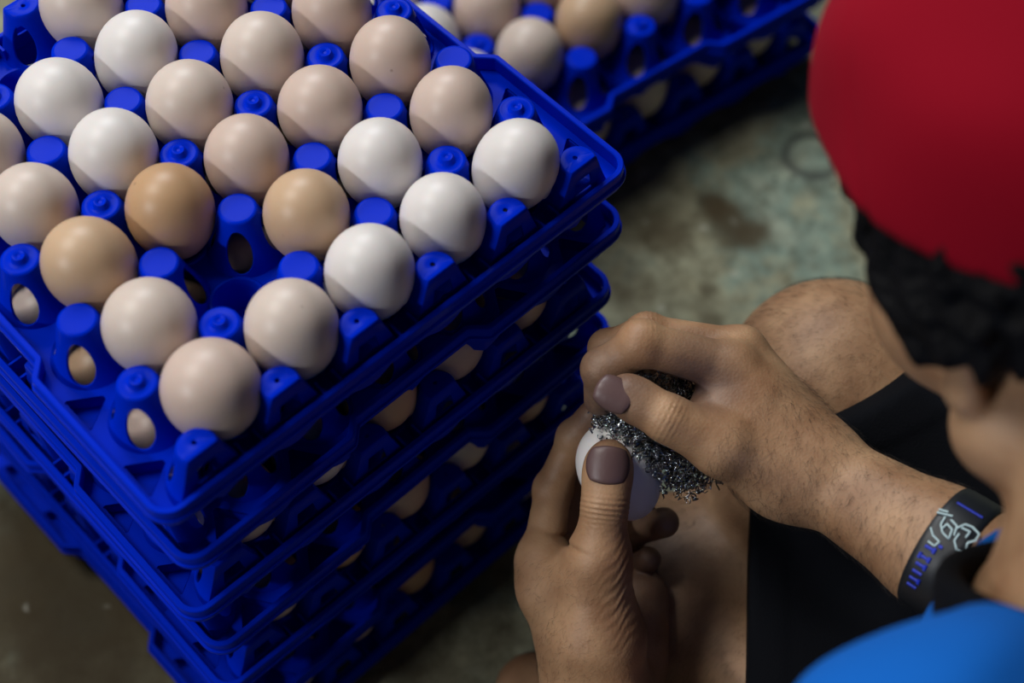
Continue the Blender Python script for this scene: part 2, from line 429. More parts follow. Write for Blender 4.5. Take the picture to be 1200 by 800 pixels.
def skirt_mesh():
    pts = outline(4.5); dense = []
    for i in range(len(pts)):
        p, q = pts[i - 1], pts[i]; L = math.hypot(q[0] - p[0], q[1] - p[1]); n = max(1, int(L / 4))
        for k in range(n): dense.append((p[0] + (q[0] - p[0]) * k / n, p[1] + (q[1] - p[1]) * k / n))
    vs = []; fs = []; n = len(dense)
    for (x, y) in dense:
        side = abs(x) > abs(y); u = (y if side else x) + (0 if side else 24)
        low = DZ - 12 - 4.5 * math.cos(2 * math.pi * u / 48)
        if abs(abs(x) - abs(y)) < 26: low = DZ - 12
        vs += [(x, y, DZ - .6), (x, y, low)]
    for i in range(n): a = 2 * i; b = 2 * ((i + 1) % n); fs.append((a, b, b + 1, a + 1))
    return solidified(pyd([[c * MM for c in v] for v in vs], fs), 1.2 * MM, 0)
M_SKIRT = skirt_mesh()
M_PEG = [peg_mesh(False), peg_mesh(True)]; M_EDGE = edge_peg_mesh(); M_CUP = cup_mesh(); M_RIM = rim_mesh(); M_DECK = deck_mesh(); M_WEB = web_mesh()
for m_ in M_PEG + [M_EDGE, M_CUP, M_RIM, M_DECK, M_WEB, M_SKIRT]:
    m_.materials.clear(); m_.materials.append(blue)
def smooth(me): me.polygons.foreach_set('use_smooth', [True] * len(me.polygons))
for m_ in M_PEG + [M_EDGE, M_CUP, M_RIM]: smooth(m_)
def tray(label, group, x, y, z, rz, s=1.0):
    t = empty('egg_tray', (x, y, z), rz); t.scale = (s, s, s); tag(t, label, 'egg tray', group)
    def part(name, me, loc=(0, 0, 0), r=0):
        o = bpy.data.objects.new(name, me); SC.collection.objects.link(o); o.parent = t; o.location = [c * MM for c in loc]; o.rotation_euler = (0, 0, r); return o
    part('deck', M_DECK); part('rim', M_RIM); part('underside_web', M_WEB); part('skirt', M_SKIRT)
    for (px, py, i, j) in PEGS:
        if j in (0, 6): part('edge_peg', M_EDGE, (px, -141.6 if j == 0 else 141.6, 0), 0 if j == 0 else math.pi)
        else:
            nub = (j % 2 == 1) and not (j in (1, 5) and i in (2, 3))
            part('peg', M_PEG[1 if nub else 0], (px, py, 0))
    for (cx, cy, i, j) in CUPS: part('egg_cup', M_CUP, (cx, cy, 0))
    return t

# invented unloaded stack, added out of view to shade the floor at the picture's lower left
for k in range(7):
    tray('blue plastic egg tray, empty, in an unseen stack added at left to shade the floor', 'unseen trays added to shade the floor', -0.585, 0.06, Z0_ + k * 0.0527, (k % 2) * math.pi / 2 + .05)
# eggs
def egg_mesh(a, b, c):
    """semi-length a, radius b, c = how much blunter the top is"""
    n, m = 40, 30; vs = [(0, 0, a)]; fs = []
    for i in range(1, m):
        t = math.pi * i / m; z = a * math.cos(t)
        r = b * math.sin(t) * (1 + c * math.cos(t)) 
        for k in range(n): vs.append((r * math.cos(2 * math.pi * k / n), r * math.sin(2 * math.pi * k / n), z))
    vs.append((0, 0, -a)); last = len(vs) - 1
    for k in range(n): fs.append((0, 1 + k, 1 + (k + 1) % n))
    for i in range(m - 2):
        for k in range(n):
            p = 1 + i * n; fs.append((p + k, p + n + k, p + n + (k + 1) % n, p + (k + 1) % n))
    p = 1 + (m - 2) * n
    for k in range(n): fs.append((p + k, last, p + (k + 1) % n))
    me = pyd([[q * MM for q in v] for v in vs], fs); smooth(me); return me
EGGM = {}
def egg(loc, rz, label, col, group, a=28.0, b=22.0, c=0.09, tilt=(0, 0), s=1.0):
    key = (round(a), round(b * 2) / 2, col)
    if key not in EGGM:
        me = egg_mesh(a, b, c); me.materials.append(EM[col]); EGGM[key] = me
    o = bpy.data.objects.new('egg', EGGM[key]); SC.collection.objects.link(o)
    o.location = loc; o.scale = (s, s, s); o.rotation_euler = (math.radians(tilt[0]), math.radians(tilt[1]), rz)
    return tag(o, label, 'egg', group)
rng = random.Random(4)
SP = 52.7 * MM; Z0 = 31.7 * MM
ZR = [Z0 + k * SP for k in range(7)]                 # rim heights, bottom to top
JIT = {6: (0, 0, 0), 5: (2, 1, 0.5), 4: (-4, 0, -0.2), 3: (0, 1, 0.4), 2: (-2, -1, -0.5), 1: (1, 0, 0.3), 0: (-6, -1, 0.3)}
ORD = {6: 'topmost tray of the near stack, its eggs fully in view', 5: 'second tray from the top of the near stack', 4: 'third tray from the top of the near stack',
       3: 'fourth tray from the top of the near stack', 2: 'fifth tray from the top of the near stack', 1: 'second tray from the floor in the near stack', 0: 'bottom tray of the near stack, standing on the floor'}
for k in range(6, -1, -1):
    dx, dy, da = JIT[k]
    rot = math.radians(da) + (math.pi / 2 if k % 2 == 1 else 0)
    tray('blue plastic egg tray, ' + ORD[k], 'trays of the near stack', dx * MM, dy * MM, ZR[k], rot)
TOP = {  # (i, j): colour, semi-length, radius, tilt
    (0, 0): ('pink', 27, 23.5, (0, 0)), (1, 0): ('cream', 28, 22.5, (-4, 3)), (2, 0): ('white', 28.5, 22, (5, 2)), (3, 0): ('white', 27, 21.5, (0, -3)), (4, 0): ('white', 29, 21.5, (14, 12)),
    (0, 1): ('cream', 27, 22.5, (3, -2)), (2, 1): ('tan', 27, 21.5, (0, 0)), (3, 1): ('white', 27, 21.5, (2, 0)), (4, 1): ('pink', 28, 21.5, (3, 6)),
    (0, 2): ('tan', 28, 22.5, (-8, -10)), (1, 2): ('brown', 28, 22, (0, 2)), (2, 2): ('pink', 27, 21.5, (0, 3)), (3, 2): ('pink', 27, 22, (4, 0)), (4, 2): ('pink', 28, 21.5, (0, 4)),
    (0, 3): ('cream', 27, 21.5, (0, -6)), (1, 3): ('white', 28, 22.5, (4, 4)), (2, 3): ('cream', 28, 22.5, (6, 2)), (3, 3): ('cream', 28, 22, (-3, 8)), (4, 3): ('pink', 28, 21.5, (0, 0)),
    (0, 4): ('cream', 27, 21.5, (0, 0)), (1, 4): ('white', 27, 22.5, (0, 0)), (2, 4): ('white', 28, 21.5, (14, 14)), (3, 4): ('pink', 28, 22, (0, 0)), (4, 4): ('pink', 28, 21.5, (0, 0)),
    (2, 5): ('cream', 28, 22, (0, -8)), (3, 5): ('pink', 28, 21.5, (0, 0))}
CN = dict(white='chalky white', cream='pale cream', pink='pinkish beige', tan='light tan', brown='tan brown')
ROW = ['front row', 'second row', 'third row', 'fourth row', 'fifth row', 'sixth row']
COL = ['leftmost', 'second from the left', 'third from the left', 'fourth from the left', 'rightmost']
for (i, j), (col, a, b, tl) in TOP.items():
    lab = '%s egg in the %s of the top tray, %s' % (CN[col].split()[-1] if len(COL[i].split()) > 1 else CN[col], ROW[j], COL[i])
    if (i, j) == (0, 0): lab = 'pinkish beige egg nearest the front corner of the top tray'
    if (i, j) == (2, 1): lab = 'light tan egg in the second row, just right of the empty cell'
    if (i, j) == (0, 1): lab = 'pale cream egg in the second row, just left of the empty cell'
    egg(((-96 + 48 * i) * MM, (-120 + 48 * j) * MM, ZR[6] + (15.0 + (a - 28) * .5) * MM), rng.uniform(0, 0.3), lab, col, 'eggs on the top tray of the near stack', a, b, 0.09, tl)
for k in range(5, -1, -1):
    dx, dy, da = JIT[k]; r = math.radians(da) + (math.pi / 2 if k % 2 == 1 else 0); c, s = math.cos(r), math.sin(r)
    for (cx, cy, i, j) in CUPS:
        x = c * cx - s * cy + dx; y = s * cx + c * cy + dy
        if not (k == 5 or y < -90 or x < -90 or (x > 90 and k > 2)): continue
        if k == 5 and rng.random() < 0.0: continue
        col = rng.choice(['white', 'cream', 'cream', 'pink', 'pink', 'tan'])
        if k == 5 and x > 90: col = 'white'
        nm = {5: 'second', 4: 'third', 3: 'fourth', 2: 'fifth', 1: 'sixth', 0: 'bottom'}[k]
        egg((x * MM, y * MM, ZR[k] + 15 * MM), 0, 'egg inside the %s tray of the near stack, mostly hidden' % nm, col, 'eggs inside the %s tray of the near stack' % nm, 27, rng.choice([21, 21.5, 22]), 0.09)
# far stack: two trays of a slightly larger size
S2 = 1.13; C2 = Vector((0.406, 0.191)); A2 = math.radians(90 - 7.6)
for k in (1, 0):
    z = S2 * (Z0 + k * SP); rot = A2 - (math.pi / 2 if k == 0 else 0)
    tray('blue plastic egg tray, ' + ('upper' if k else 'lower') + ' one of the far stack beyond the red cap', 'trays of the far stack', C2.x, C2.y, z, rot, S2)
    c, s = math.cos(rot), math.sin(rot)
    for (cx, cy, i, j) in CUPS:
        x = C2.x + S2 * MM * (c * cx - s * cy); y = C2.y + S2 * MM * (s * cx + c * cy)
        lx, ly = (cx, cy) if k == 1 else (-cy, cx)
        P = np.array([x, y, z]) - CAM; dep = P @ CF; u = 600 + F_PX * (P @ CR) / dep; v = 400 + F_PX * (P @ CD) / dep
        if k == 1 and v < -60: continue
        if k == 0 and v < -40: continue
        col = rng.choice(['cream', 'pink', 'cream'])
        if k == 1:
            if u < 560: col = 'white'
            elif 650 < u < 720: col = 'tan'
            lab = '%s egg on the far stack, ' % CN[col]
            lab += {(0, 5): 'front row, leftmost', (0, 4): 'front row, second from left', (0, 3): 'front row, third from left', (0, 2): 'front row, third from right',
                    (0, 1): 'front row, second from right', (0, 0): 'front row, rightmost'}.get((i, j), 'row %s, column %s from the left' % (['one', 'two', 'three', 'four', 'five'][i], ['six', 'five', 'four', 'three', 'two', 'one'][j]))
            grp = 'eggs on the upper far tray'
        else: lab = 'egg inside the lower tray of the far stack, mostly hidden'; grp = 'eggs inside the lower far tray'
        egg((x, y, z + S2 * 15 * MM), 0, lab, col, grp, 28, 22, 0.09, (rng.uniform(-5, 5), rng.uniform(-5, 5)), S2)
# ------------------------------------------------------------------ implicit surfaces (rounded cones and ellipsoids blended, meshed with surface nets)
def nrm(v): v = np.asarray(v, float); return v / np.linalg.norm(v)
def rcone(a, b, ra, rb, k=0.006): return ('c', np.array(a, float), np.array(b, float), ra, rb, k)
def ell(c, r, X=(1, 0, 0), Y=(0, 1, 0), k=0.008):
    X = nrm(X); Y = np.array(Y, float); Y = nrm(Y - X * (X @ Y)); return ('e', np.array(c, float), np.array([X, Y, np.cross(X, Y)]), np.array(r, float), None, k)
def prim(p, P):
    if p[0] == 'c':
        a, b, ra, rb = p[1:5]; ba = b - a; l2 = ba @ ba; pa = P - a
        rr = ra - rb; a2 = l2 - rr * rr; il2 = 1 / l2
        y = pa @ ba; z = y - l2; x2 = ((pa * l2 - ba * y[:, None]) ** 2).sum(1); y2 = y * y * l2; z2 = z * z * l2
        k = np.sign(rr) * rr * rr * x2
        d = (np.sqrt(x2 * a2 * il2) + y * rr) * il2 - ra
        m1 = np.sign(z) * a2 * z2 > k; m2 = (~m1) & (np.sign(y) * a2 * y2 < k)
        d[m1] = np.sqrt(x2[m1] + z2[m1]) * il2 - rb; d[m2] = np.sqrt(x2[m2] + y2[m2]) * il2 - ra
        return d
    q = (P - p[1]) @ p[2].T; r = p[3]; k0 = np.linalg.norm(q / r, axis=1); k1 = np.linalg.norm(q / (r * r), axis=1)
    return k0 * (k0 - 1) / np.maximum(k1, 1e-9)
def smin(a, b, k):
    h = np.maximum(k - np.abs(a - b), 0) / k; return np.minimum(a, b) - h * h * k * 0.25
def smax(a, b, k): return -smin(-a, -b, k)
def bound(p):
    if p[0] == 'c': return (p[1] + p[2]) / 2, np.linalg.norm(p[1] - p[2]) / 2 + max(p[3], p[4])
    return p[1], p[3].max()
def union(prims, P, d=None):
    if d is None: d = np.full(len(P), 1.0)
    for p in prims:
        c, r = bound(p); m = ((P - c) ** 2).sum(1) < (r + 0.045) ** 2
        if m.any(): d[m] = smin(d[m], prim(p, P[m]), p[5])
    return d
def nets(fn, lo, hi, h):
    lo = np.array(lo, float); hi = np.array(hi, float); B = 8
    nb = np.ceil((hi - lo) / (B * h)).astype(int)
    I = np.stack(np.meshgrid(*[np.arange(n) for n in nb], indexing='ij'), -1).reshape(-1, 3)
    d = fn(lo + (I + 0.5) * B * h); I = I[np.abs(d) < B * h * 1.15]
    g = np.stack(np.meshgrid(*[np.arange(B + 1)] * 3, indexing='ij'), -1).reshape(-1, 3)
    G = I[:, None, :] * B + g[None]; N = int(nb.max()) * B + 4
    key = (G[..., 0] * N + G[..., 1]) * N + G[..., 2]
    uk, inv = np.unique(key, return_inverse=True); inv = inv.reshape(key.shape)
    gx = uk // (N * N); gy = (uk // N) % N; gz = uk % N
    P = lo + np.stack([gx, gy, gz], 1) * h
    D = np.concatenate([fn(P[i:i + 200000]) for i in range(0, len(P), 200000)])
    V = D[inv].reshape(-1, B + 1, B + 1, B + 1)
    off = [(i, j, k) for i in (0, 1) for j in (0, 1) for k in (0, 1)]
    C = np.stack([V[:, i:i + B, j:j + B, k:k + B] for i, j, k in off], -1).reshape(-1, 8)
    cell = (I[:, None, :] * B + np.stack(np.meshgrid(*[np.arange(B)] * 3, indexing='ij'), -1).reshape(-1, 3)[None]).reshape(-1, 3)
    s = C < 0; act = s.any(1) & ~s.all(1); C = C[act]; cell = cell[act]; s = s[act]
    acc = np.zeros((len(C), 3)); cnt = np.zeros(len(C)); O = np.array(off, float)
    for a in range(8):
        for ax in range(3):
            if off[a][ax] == 0:
                b = a + (4, 2, 1)[ax]; m = s[:, a] != s[:, b]
                t = C[m, a] / (C[m, a] - C[m, b]); acc[m] += O[a] + t[:, None] * (O[b] - O[a]); cnt[m] += 1
    X = lo + (cell + acc / cnt[:, None]) * h
    for _ in range(1):
        e = h * 0.4; f0 = fn(X); gr = np.stack([fn(X + e * np.eye(3)[k]) - f0 for k in range(3)], 1) / e
        X = X - np.clip(f0 / np.maximum((gr ** 2).sum(1), 0.2), -h * .5, h * .5)[:, None] * gr
    ck = (cell[:, 0] * N + cell[:, 1]) * N + cell[:, 2]; o = np.argsort(ck); sk = ck[o]
    def look(c):
        k = (c[:, 0] * N + c[:, 1]) * N + c[:, 2]; i = np.clip(np.searchsorted(sk, k), 0, len(sk) - 1); return np.where(sk[i] == k, o[i], -1)
    F = []
    for ax in range(3):
        u, v = [(1, 2), (2, 0), (0, 1)][ax]
        m = s[:, 0] != s[:, (4, 2, 1)[ax]]; c = cell[m]; eu = np.eye(3, dtype=int)[u]; ev = np.eye(3, dtype=int)[v]
        q = np.stack([look(c), look(c - eu), look(c - eu - ev), look(c - ev)], 1); flip = ~s[m, 0]
        q[flip] = q[flip][:, ::-1]; F.append(q[(q >= 0).all(1)])
    return X, np.concatenate(F)
def mesh_from(parts):
    V = np.concatenate([p[0] for p in parts]); off = 0; Fs = []
    for v, f in parts: Fs.append(f + off); off += len(v)
    Fq = np.concatenate(Fs); me = bpy.data.meshes.new('mesh')
    me.vertices.add(len(V)); me.vertices.foreach_set('co', V.astype(np.float32).ravel())
    me.loops.add(Fq.size); me.loops.foreach_set('vertex_index', Fq.astype(np.int32).ravel())
    me.polygons.add(len(Fq)); me.polygons.foreach_set('loop_start', np.arange(0, Fq.size, 4, dtype=np.int32))
    me.polygons.foreach_set('use_smooth', [True] * len(Fq)); me.update(calc_edges=True); me.validate()
    return me
def w(x, y, z): return np.array([x, y, z]) * 0.001

# ------------------------------------------------------------------ the man's pose
def at_z(u, v, z):
    d = CF + (u - 600) / F_PX * CR + (v - 400) / F_PX * CD; return CAM + (z - CAM[2]) / d[2] * d
# right hand (holds the scourer), seen from its thumb side
R_WR = at(948, 548, 858); R_EL = at(1430, 843, 750)
RI = [at(858, 432, 856), at(752, 402, 848), at(706, 432, 858), at(703, 468, 872)]
RM = [at(868, 412, 872), at(758, 391, 872), at(712, 408, 884), at(706, 450, 896)]
RR = [at(866, 420, 890), at(770, 410, 902), at(735, 440, 912), at(745, 475, 914)]
RP = [at(862, 440, 906), at(790, 440, 922), at(765, 465, 926), at(775, 490, 924)]
RT = [at(915, 548, 858), at(848, 522, 842), at(782, 490, 836), at(735, 463, 838)]
right_hand = [
    rcone(R_EL, R_WR + (R_EL - R_WR) * .35, .040, .0300, .01), rcone(R_WR + (R_EL - R_WR) * .35, R_WR, .0300, .0225, .01),
    ell(R_WR, (.030, .0245, .022), R_EL - R_WR, (0, 0, 1), .012),
    rcone(R_WR, RI[0], .024, .0135, .012), rcone(R_WR, RM[0], .024, .0135, .010), rcone(R_WR, RR[0], .022, .0130, .010), rcone(R_WR, RP[0], .021, .0120, .010),
    rcone((R_WR + RT[0]) / 2, (RI[0] + RP[0]) / 2, .022, .014, .014), rcone(RT[0], (RI[0] * .6 + RT[0] * .4), .019, .015, .016),
    rcone(R_WR, RT[0], .021, .0190, .012), rcone(RT[0], RT[1], .0195, .0165, .012), rcone(at(850, 462, 862), at(828, 496, 852), .0145, .013, .012), rcone(RT[1], RT[2], .0150, .0122, .006), rcone(RT[2], RT[3], .0112, .0100, .005),
    ell(RT[3] * .75 + RT[2] * .25, (.0165, .0118, .0100), RT[3] - RT[2], CR, .004)]
def finger(J, r, k0=.008, kk=.0035):
    o = [rcone(J[0], J[1], r[0], r[1], k0), rcone(J[1], J[2], r[1], r[2], kk), rcone(J[2], J[3], r[2], r[3], kk)]
    for q in (1, 2): o.append(ell(J[q], (r[q] * 1.06,) * 3, k=.004))
    return o
right_fingers = [finger(RI, (.0128, .0112, .0100, .0085)), finger(RM, (.0120, .0102, .0092, .0082)), finger(RR, (.0115, .0096, .0086, .0078)), finger(RP, (.0105, .0086, .0078, .0070))]
# left hand (holds the egg), thumb towards the lens
EG = at(727, 552, 892)
L_WR = at(700, 812, 905); L_EL = at(900, 1130, 800)
LT = [at(700, 748, 888), at(702, 655, 872), at(709, 590, 864), at(713, 546, 865)]
LI = [at(636, 655, 905), at(648, 573, 920), at(674, 512, 912), at(694, 486, 902)]
LM = [at(648, 668, 926), at(668, 585, 944), at(712, 560, 944), at(752, 585, 930)]
LR = [at(668, 682, 944), at(690, 620, 966), at(740, 622, 958), at(778, 612, 922)]
LP = [at(692, 694, 958), at(712, 655, 974), at(742, 668, 966), at(760, 655, 938)]
left_hand = [
    rcone(L_EL, L_WR + (L_EL - L_WR) * .3, .038, .030, .01), rcone(L_WR + (L_EL - L_WR) * .3, L_WR, .030, .0260, .01),
    rcone(L_WR, LI[0], .0265, .0150, .010), rcone(L_WR, LM[0], .025, .0145, .010), rcone(L_WR, LR[0], .024, .0140, .010), rcone(L_WR, LP[0], .023, .0130, .010),
    rcone(at(735, 790, 930), at(745, 700, 950), .0200, .0165, .012), rcone(at(748, 770, 935), at(752, 700, 945), .0150, .013, .010),
    rcone(L_WR, LT[0], .024, .0235, .012), rcone(LT[0], LT[1], .0240, .0150, .012), rcone(at(640, 690, 900), LT[1], .014, .012, .014),
    rcone(LT[1], LT[2], .0148, .0118, .007), rcone(LT[2], LT[3], .0118, .0108, .004),
    ell(LT[3] * .8 + LT[2] * .2, (.0180, .0132, .0096), LT[3] - LT[2], CR, .005)]
left_fingers = [finger(LI, (.0118, .0100, .0092, .0080)), finger(LM, (.0120, .0102, .0092, .0082)), finger(LR, (.0115, .0098, .0090, .0086)), finger(LP, (.0105, .0088, .0080, .0072))]
def wrinkle(P, a, b, s0, width, period, amp, side):
    """folds across a finger: ridges along the bone a-b around s0 on the side facing 'side'"""
    ba = b - a; L = np.linalg.norm(ba); u = ba / L; s = (P - a) @ u; q = P - a - np.outer(s, u)
    rr = np.linalg.norm(q, axis=1); f = np.clip((q @ side) / np.maximum(rr, 1e-6), 0, 1)
    bend = s + 0.002 * (1 - f)
    return amp * np.cos(2 * np.pi * (bend - s0) / period) * np.exp(-((s - s0) / width) ** 2) * f * (rr < 0.02)
def groups(hand, fingers, P):
    d = union(hand, P)
    for f in fingers:
        c = np.mean([p[1] for p in f], axis=0); m = ((P - c) ** 2).sum(1) < 0.12 ** 2
        if m.any():
            df = union(f, P[m]); base = f[0][1]
            near = np.clip(1 - np.linalg.norm(P[m] - base, axis=1) / 0.030, 0, 1); k = 0.0018 + 0.009 * near
            d[m] = smin(d[m], df, k)
    return d
def f_right(P):
    d = groups(right_hand, right_fingers, P)
    d = d + wrinkle(P, RT[1], RT[3], np.linalg.norm(RT[2] - RT[1]), .006, .0026, .00035, -CF)
    for J in (RI, RM): d = d + wrinkle(P, J[0], J[1], np.linalg.norm(J[1] - J[0]) - .001, .005, .0025, .0003, -CD)
    return d
def f_left(P):
    d = groups(left_hand, left_fingers, P)
    L = np.linalg.norm(LT[2] - LT[1])
    d = d + wrinkle(P, LT[1], LT[3], L - .001, .0062, .0027, .00055, -CF)
    # skin folds on the ball of the thumb
    c = at(728, 690, 868); q = P - c; x = q @ CR; y = q @ CD; g = np.exp(-(x / .010) ** 2 - (y / .026) ** 2) * (.65 + .35 * np.sin(y * 420 + x * 900))
    m = g > .01
    wv = y * .80 + x * .95 + .0012 * np.sin(x * 500)
    d[m] = d[m] + (.00036 * g * np.cos(2 * np.pi * wv / .0052))[m]
    # hollow at the thumb web, crease of the index base
    c = at(662, 632, 893); q = P - c; x = q @ CR; y = q @ CD; g = np.exp(-((y - x * .35) / .0016) ** 2 - (x / .009) ** 2)
    return d + .0016 * g
# body
HC = at(1264, 230, 650)
HF = nrm(-.29 * CR - .10 * CD + .95 * CF); HU = nrm(-.30 * CR - .78 * CD - .50 * CF); HU = nrm(HU - HF * (HF @ HU)); HL = np.cross(HU, HF)
def hp(f, u, l): return HC + 0.001 * (f * HF + u * HU + l * HL)
NECK = at(1345, 775, 650)
L_SH = at(1110, 964, 585); R_SH = at(1590, 620, 720)
PEL = w(160, -690, 110)
R_HIP = w(230, -650, 100); L_HIP = w(70, -650, 100)
R_KN = at(975, 452, 985); R_AN = w(95, -330, 48); L_KN = at(797, 714, 1018); L_AN = at_z(715, 880, .055)
R_FT = w(20, -330, 30); L_FT = at_z(628, 812, .030)
head = [ell(hp(-8, 28, 0), (.098, .076, .090), HF, HL, .01), ell(hp(35, -35, 0), (.055, .060, .070), HF, HL, .02), ell(hp(46, -96, 0), (.044, .046, .032), HF, HL, .02),
        rcone(hp(84, -5, 0), hp(97, -36, 0), .007, .012, .01), ell(hp(88, -62, 0), (.012, .024, .010), HF, HL, .008), ell(hp(80, 8, 0), (.016, .055, .011), HF, HL, .012),
        ell(hp(58, -34, 46), (.032, .025, .034), HF, HL, .018), ell(hp(58, -34, -46), (.032, .025, .034), HF, HL, .018), rcone(hp(8, -72, 60), hp(64, -110, 20), .024, .020, .02), rcone(hp(8, -72, -60), hp(64, -110, -20), .024, .020, .02)]
for s_ in (1, -1):
    head += [ell(hp(-4, -20, 75 * s_), (.016, .006, .028), HF * .95 + HL * .3 * -s_, HL, .004), ell(hp(2, -47, 76 * s_), (.010, .0075, .011), HF, HL, .004)]
body = head + [
    rcone(hp(-28, -50, 0), NECK, .050, .058, .015), rcone(NECK, (L_SH + R_SH) / 2 + w(0, 0, -50), .060, .080, .03),
    rcone(L_SH, NECK, .052, .036, .03), rcone(R_SH, NECK, .052, .036, .03),
    rcone((L_SH * .6 + R_SH * .4) + w(0, -20, -80), L_HIP + w(30, 0, 20), .085, .10, .04), rcone((L_SH * .4 + R_SH * .6) + w(0, -20, -80), R_HIP + w(-30, 0, 20), .085, .10, .04),
    rcone(L_SH, L_EL, .048, .040, .02), rcone(R_SH, R_EL, .048, .040, .02),
    rcone(R_HIP, R_KN, .086, .058, .02), ell(R_KN, (.060, .060, .058), k=.02), rcone(R_KN + w(0, -5, -5), (R_KN * .6 + R_AN * .4), .054, .052, .02), rcone((R_KN * .6 + R_AN * .4), R_AN, .052, .036, .02),
    rcone(L_HIP, L_KN, .086, .066, .02), ell(L_KN, (.068, .066, .066), k=.02), rcone(L_KN, (L_KN * .6 + L_AN * .4), .060, .054, .02), rcone((L_KN * .6 + L_AN * .4), L_AN, .050, .036, .02),
    rcone(R_AN, R_FT, .036, .026, .02), rcone(L_AN, L_FT, .036, .026, .02),
    rcone(R_EL, R_WR + (R_EL - R_WR) * .35, .040, .0300, .01), rcone(R_WR + (R_EL - R_WR) * .35, R_WR, .0300, .0225, .01),
    rcone(L_EL, L_WR + (L_EL - L_WR) * .3, .038, .030, .01)]
nh = len(head); core_p = body[:nh + 6]; arm_p = body[nh + 6:nh + 8] + body[-4:]; leg_p = body[nh + 8:-4]
def f_body(P):
    c = union(core_p, P); return np.minimum(smin(c, union(leg_p, P), .03), smin(c, union(arm_p, P), .02))
BAND = at(1132, 651, 838)
def cut_r(fn, keep_hand):        # split the fine hand mesh from the coarse body mesh under the wrist band
    ax = nrm(R_EL - R_WR)
    s = ((BAND - R_WR) @ ax)
    return s, ax
sR, aR = cut_r(None, None); aL = nrm(L_EL - L_WR)
def clip(part, keep):
    X, Fq = part; k = keep(X); m = k[Fq].all(1); Fq = Fq[m]; used = np.unique(Fq); mp = np.full(len(X), -1); mp[used] = np.arange(len(used)); return X[used], mp[Fq]
def bbox(pts, r): pts = np.array(pts); return pts.min(0) - r, pts.max(0) + r
lo, hi = bbox(RI + RM + RR + RP + RT + [R_WR, BAND], .05)
rh = clip(nets(f_right, lo, hi, .0012), lambda X: (X - R_WR) @ aR < sR + .006)
lo, hi = bbox(LI + LM + LR + LP + LT + [L_WR, at(745, 860, 905), L_WR + aL * .04], .05)
lh = clip(nets(f_left, lo, hi, .0010), lambda X: (X - L_WR) @ aL < .040)
lo, hi = bbox([HC, L_SH, R_SH, PEL, R_HIP, L_HIP, R_KN, L_KN, R_EL, L_EL, R_AN, L_AN, R_FT, L_FT], .13)
lo[2] = 0.001
def hand_zone(X):
    a = ((X - R_WR) @ aR < sR - .006) & (np.linalg.norm(X - R_WR, axis=1) < .17)
    b = ((X - L_WR) @ aL < .027) & (np.linalg.norm(X - L_WR, axis=1) < .09)
    out = np.zeros(len(X), bool)
    if a.any(): out[a] = np.abs(f_right(X[a])) < .006
    if b.any(): out[b] |= np.abs(f_left(X[b])) < .006
    legs = union(leg_p, X)
    return ~(out & (legs > .001))
bd = clip(nets(f_body, lo, hi, .0045), hand_zone)
skin = mat('skin', (0.36, 0.19, 0.115), 0.54, Subsurface_Weight=0.10, Subsurface_Scale=0.006)
def skin_nodes():
    nt, N, L, b = nodes(skin)
    tc = N.new('ShaderNodeTexCoord')
    def ns(sc, det, st=None):
        n = N.new('ShaderNodeTexNoise'); n.inputs['Scale'].default_value = sc; n.inputs['Detail'].default_value = det
        L.new(tc.outputs['Object'], n.inputs['Vector']); return n
    r = N.new('ShaderNodeValToRGB'); e = r.color_ramp.elements
    e[0].position, e[0].color = .3, (.27, .135, .065, 1); e[1].position, e[1].color = .68, (.46, .27, .145, 1)
    L.new(ns(38, 6).outputs[0], r.inputs[0])
    at_ = N.new('ShaderNodeAttribute'); at_.attribute_name = 'dirt'
    n2 = ns(120, 5); ad = N.new('ShaderNodeMath'); ad.operation = 'MULTIPLY_ADD'; ad.inputs[1].default_value = 0.9; ad.inputs[2].default_value = 0.45
    L.new(n2.outputs[0], ad.inputs[0]); ml = N.new('ShaderNodeMath'); ml.operation = 'MULTIPLY'; ml.use_clamp = True
    L.new(ad.outputs[0], ml.inputs[0]); L.new(at_.outputs['Fac'], ml.inputs[1])
    mx = N.new('ShaderNodeMix'); mx.data_type = 'RGBA'; L.new(ml.outputs[0], mx.inputs[0]); L.new(r.outputs[0], mx.inputs[6]); mx.inputs[7].default_value = (.085, .05, .045, 1)
    L.new(mx.outputs[2], b.inputs['Base Color'])
    v = N.new('ShaderNodeTexVoronoi'); v.inputs['Scale'].default_value = 700; L.new(tc.outputs['Object'], v.inputs['Vector'])
    a = N.new('ShaderNodeMath'); a.operation = 'ADD'; L.new(v.outputs['Distance'], a.inputs[0]); L.new(ns(260, 5).outputs[0], a.inputs[1])
    bp = N.new('ShaderNodeBump'); bp.inputs['Strength'].default_value = .28; bp.inputs['Distance'].default_value = .0004
    n3 = ns(75, 3); a2 = N.new('ShaderNodeMath'); a2.operation = 'MULTIPLY_ADD'; a2.inputs[1].default_value = 3.0; L.new(n3.outputs[0], a2.inputs[0]); L.new(a.outputs[0], a2.inputs[2]); L.new(a2.outputs[0], bp.inputs['Height']); L.new(bp.outputs[0], b.inputs['Normal'])
skin_nodes()
me = mesh_from([rh, lh, bd])
V = np.concatenate([rh[0], lh[0], bd[0]])
dirt = np.zeros(len(V))
for (p, r, a) in ((RI[3], .028, .9), (RI[2], .022, .8), ((RI[0] * .55 + RI[1] * .45) + CD * .010 - CF * .002, .024, 1.0), (RT[3], .016, .95), (RM[3], .03, .9), (LT[3], .008, .25), (LI[3], .020, .7), (LR[3], .022, .45), (LM[3], .03, .8), (LP[3], .03, .8), (LR[2], .03, .6)):
    dd = np.linalg.norm(V - p, axis=1); dirt = np.maximum(dirt, a * np.clip(1.3 - dd / r, 0, 1))
at_d = me.attributes.new('dirt', 'FLOAT', 'POINT')
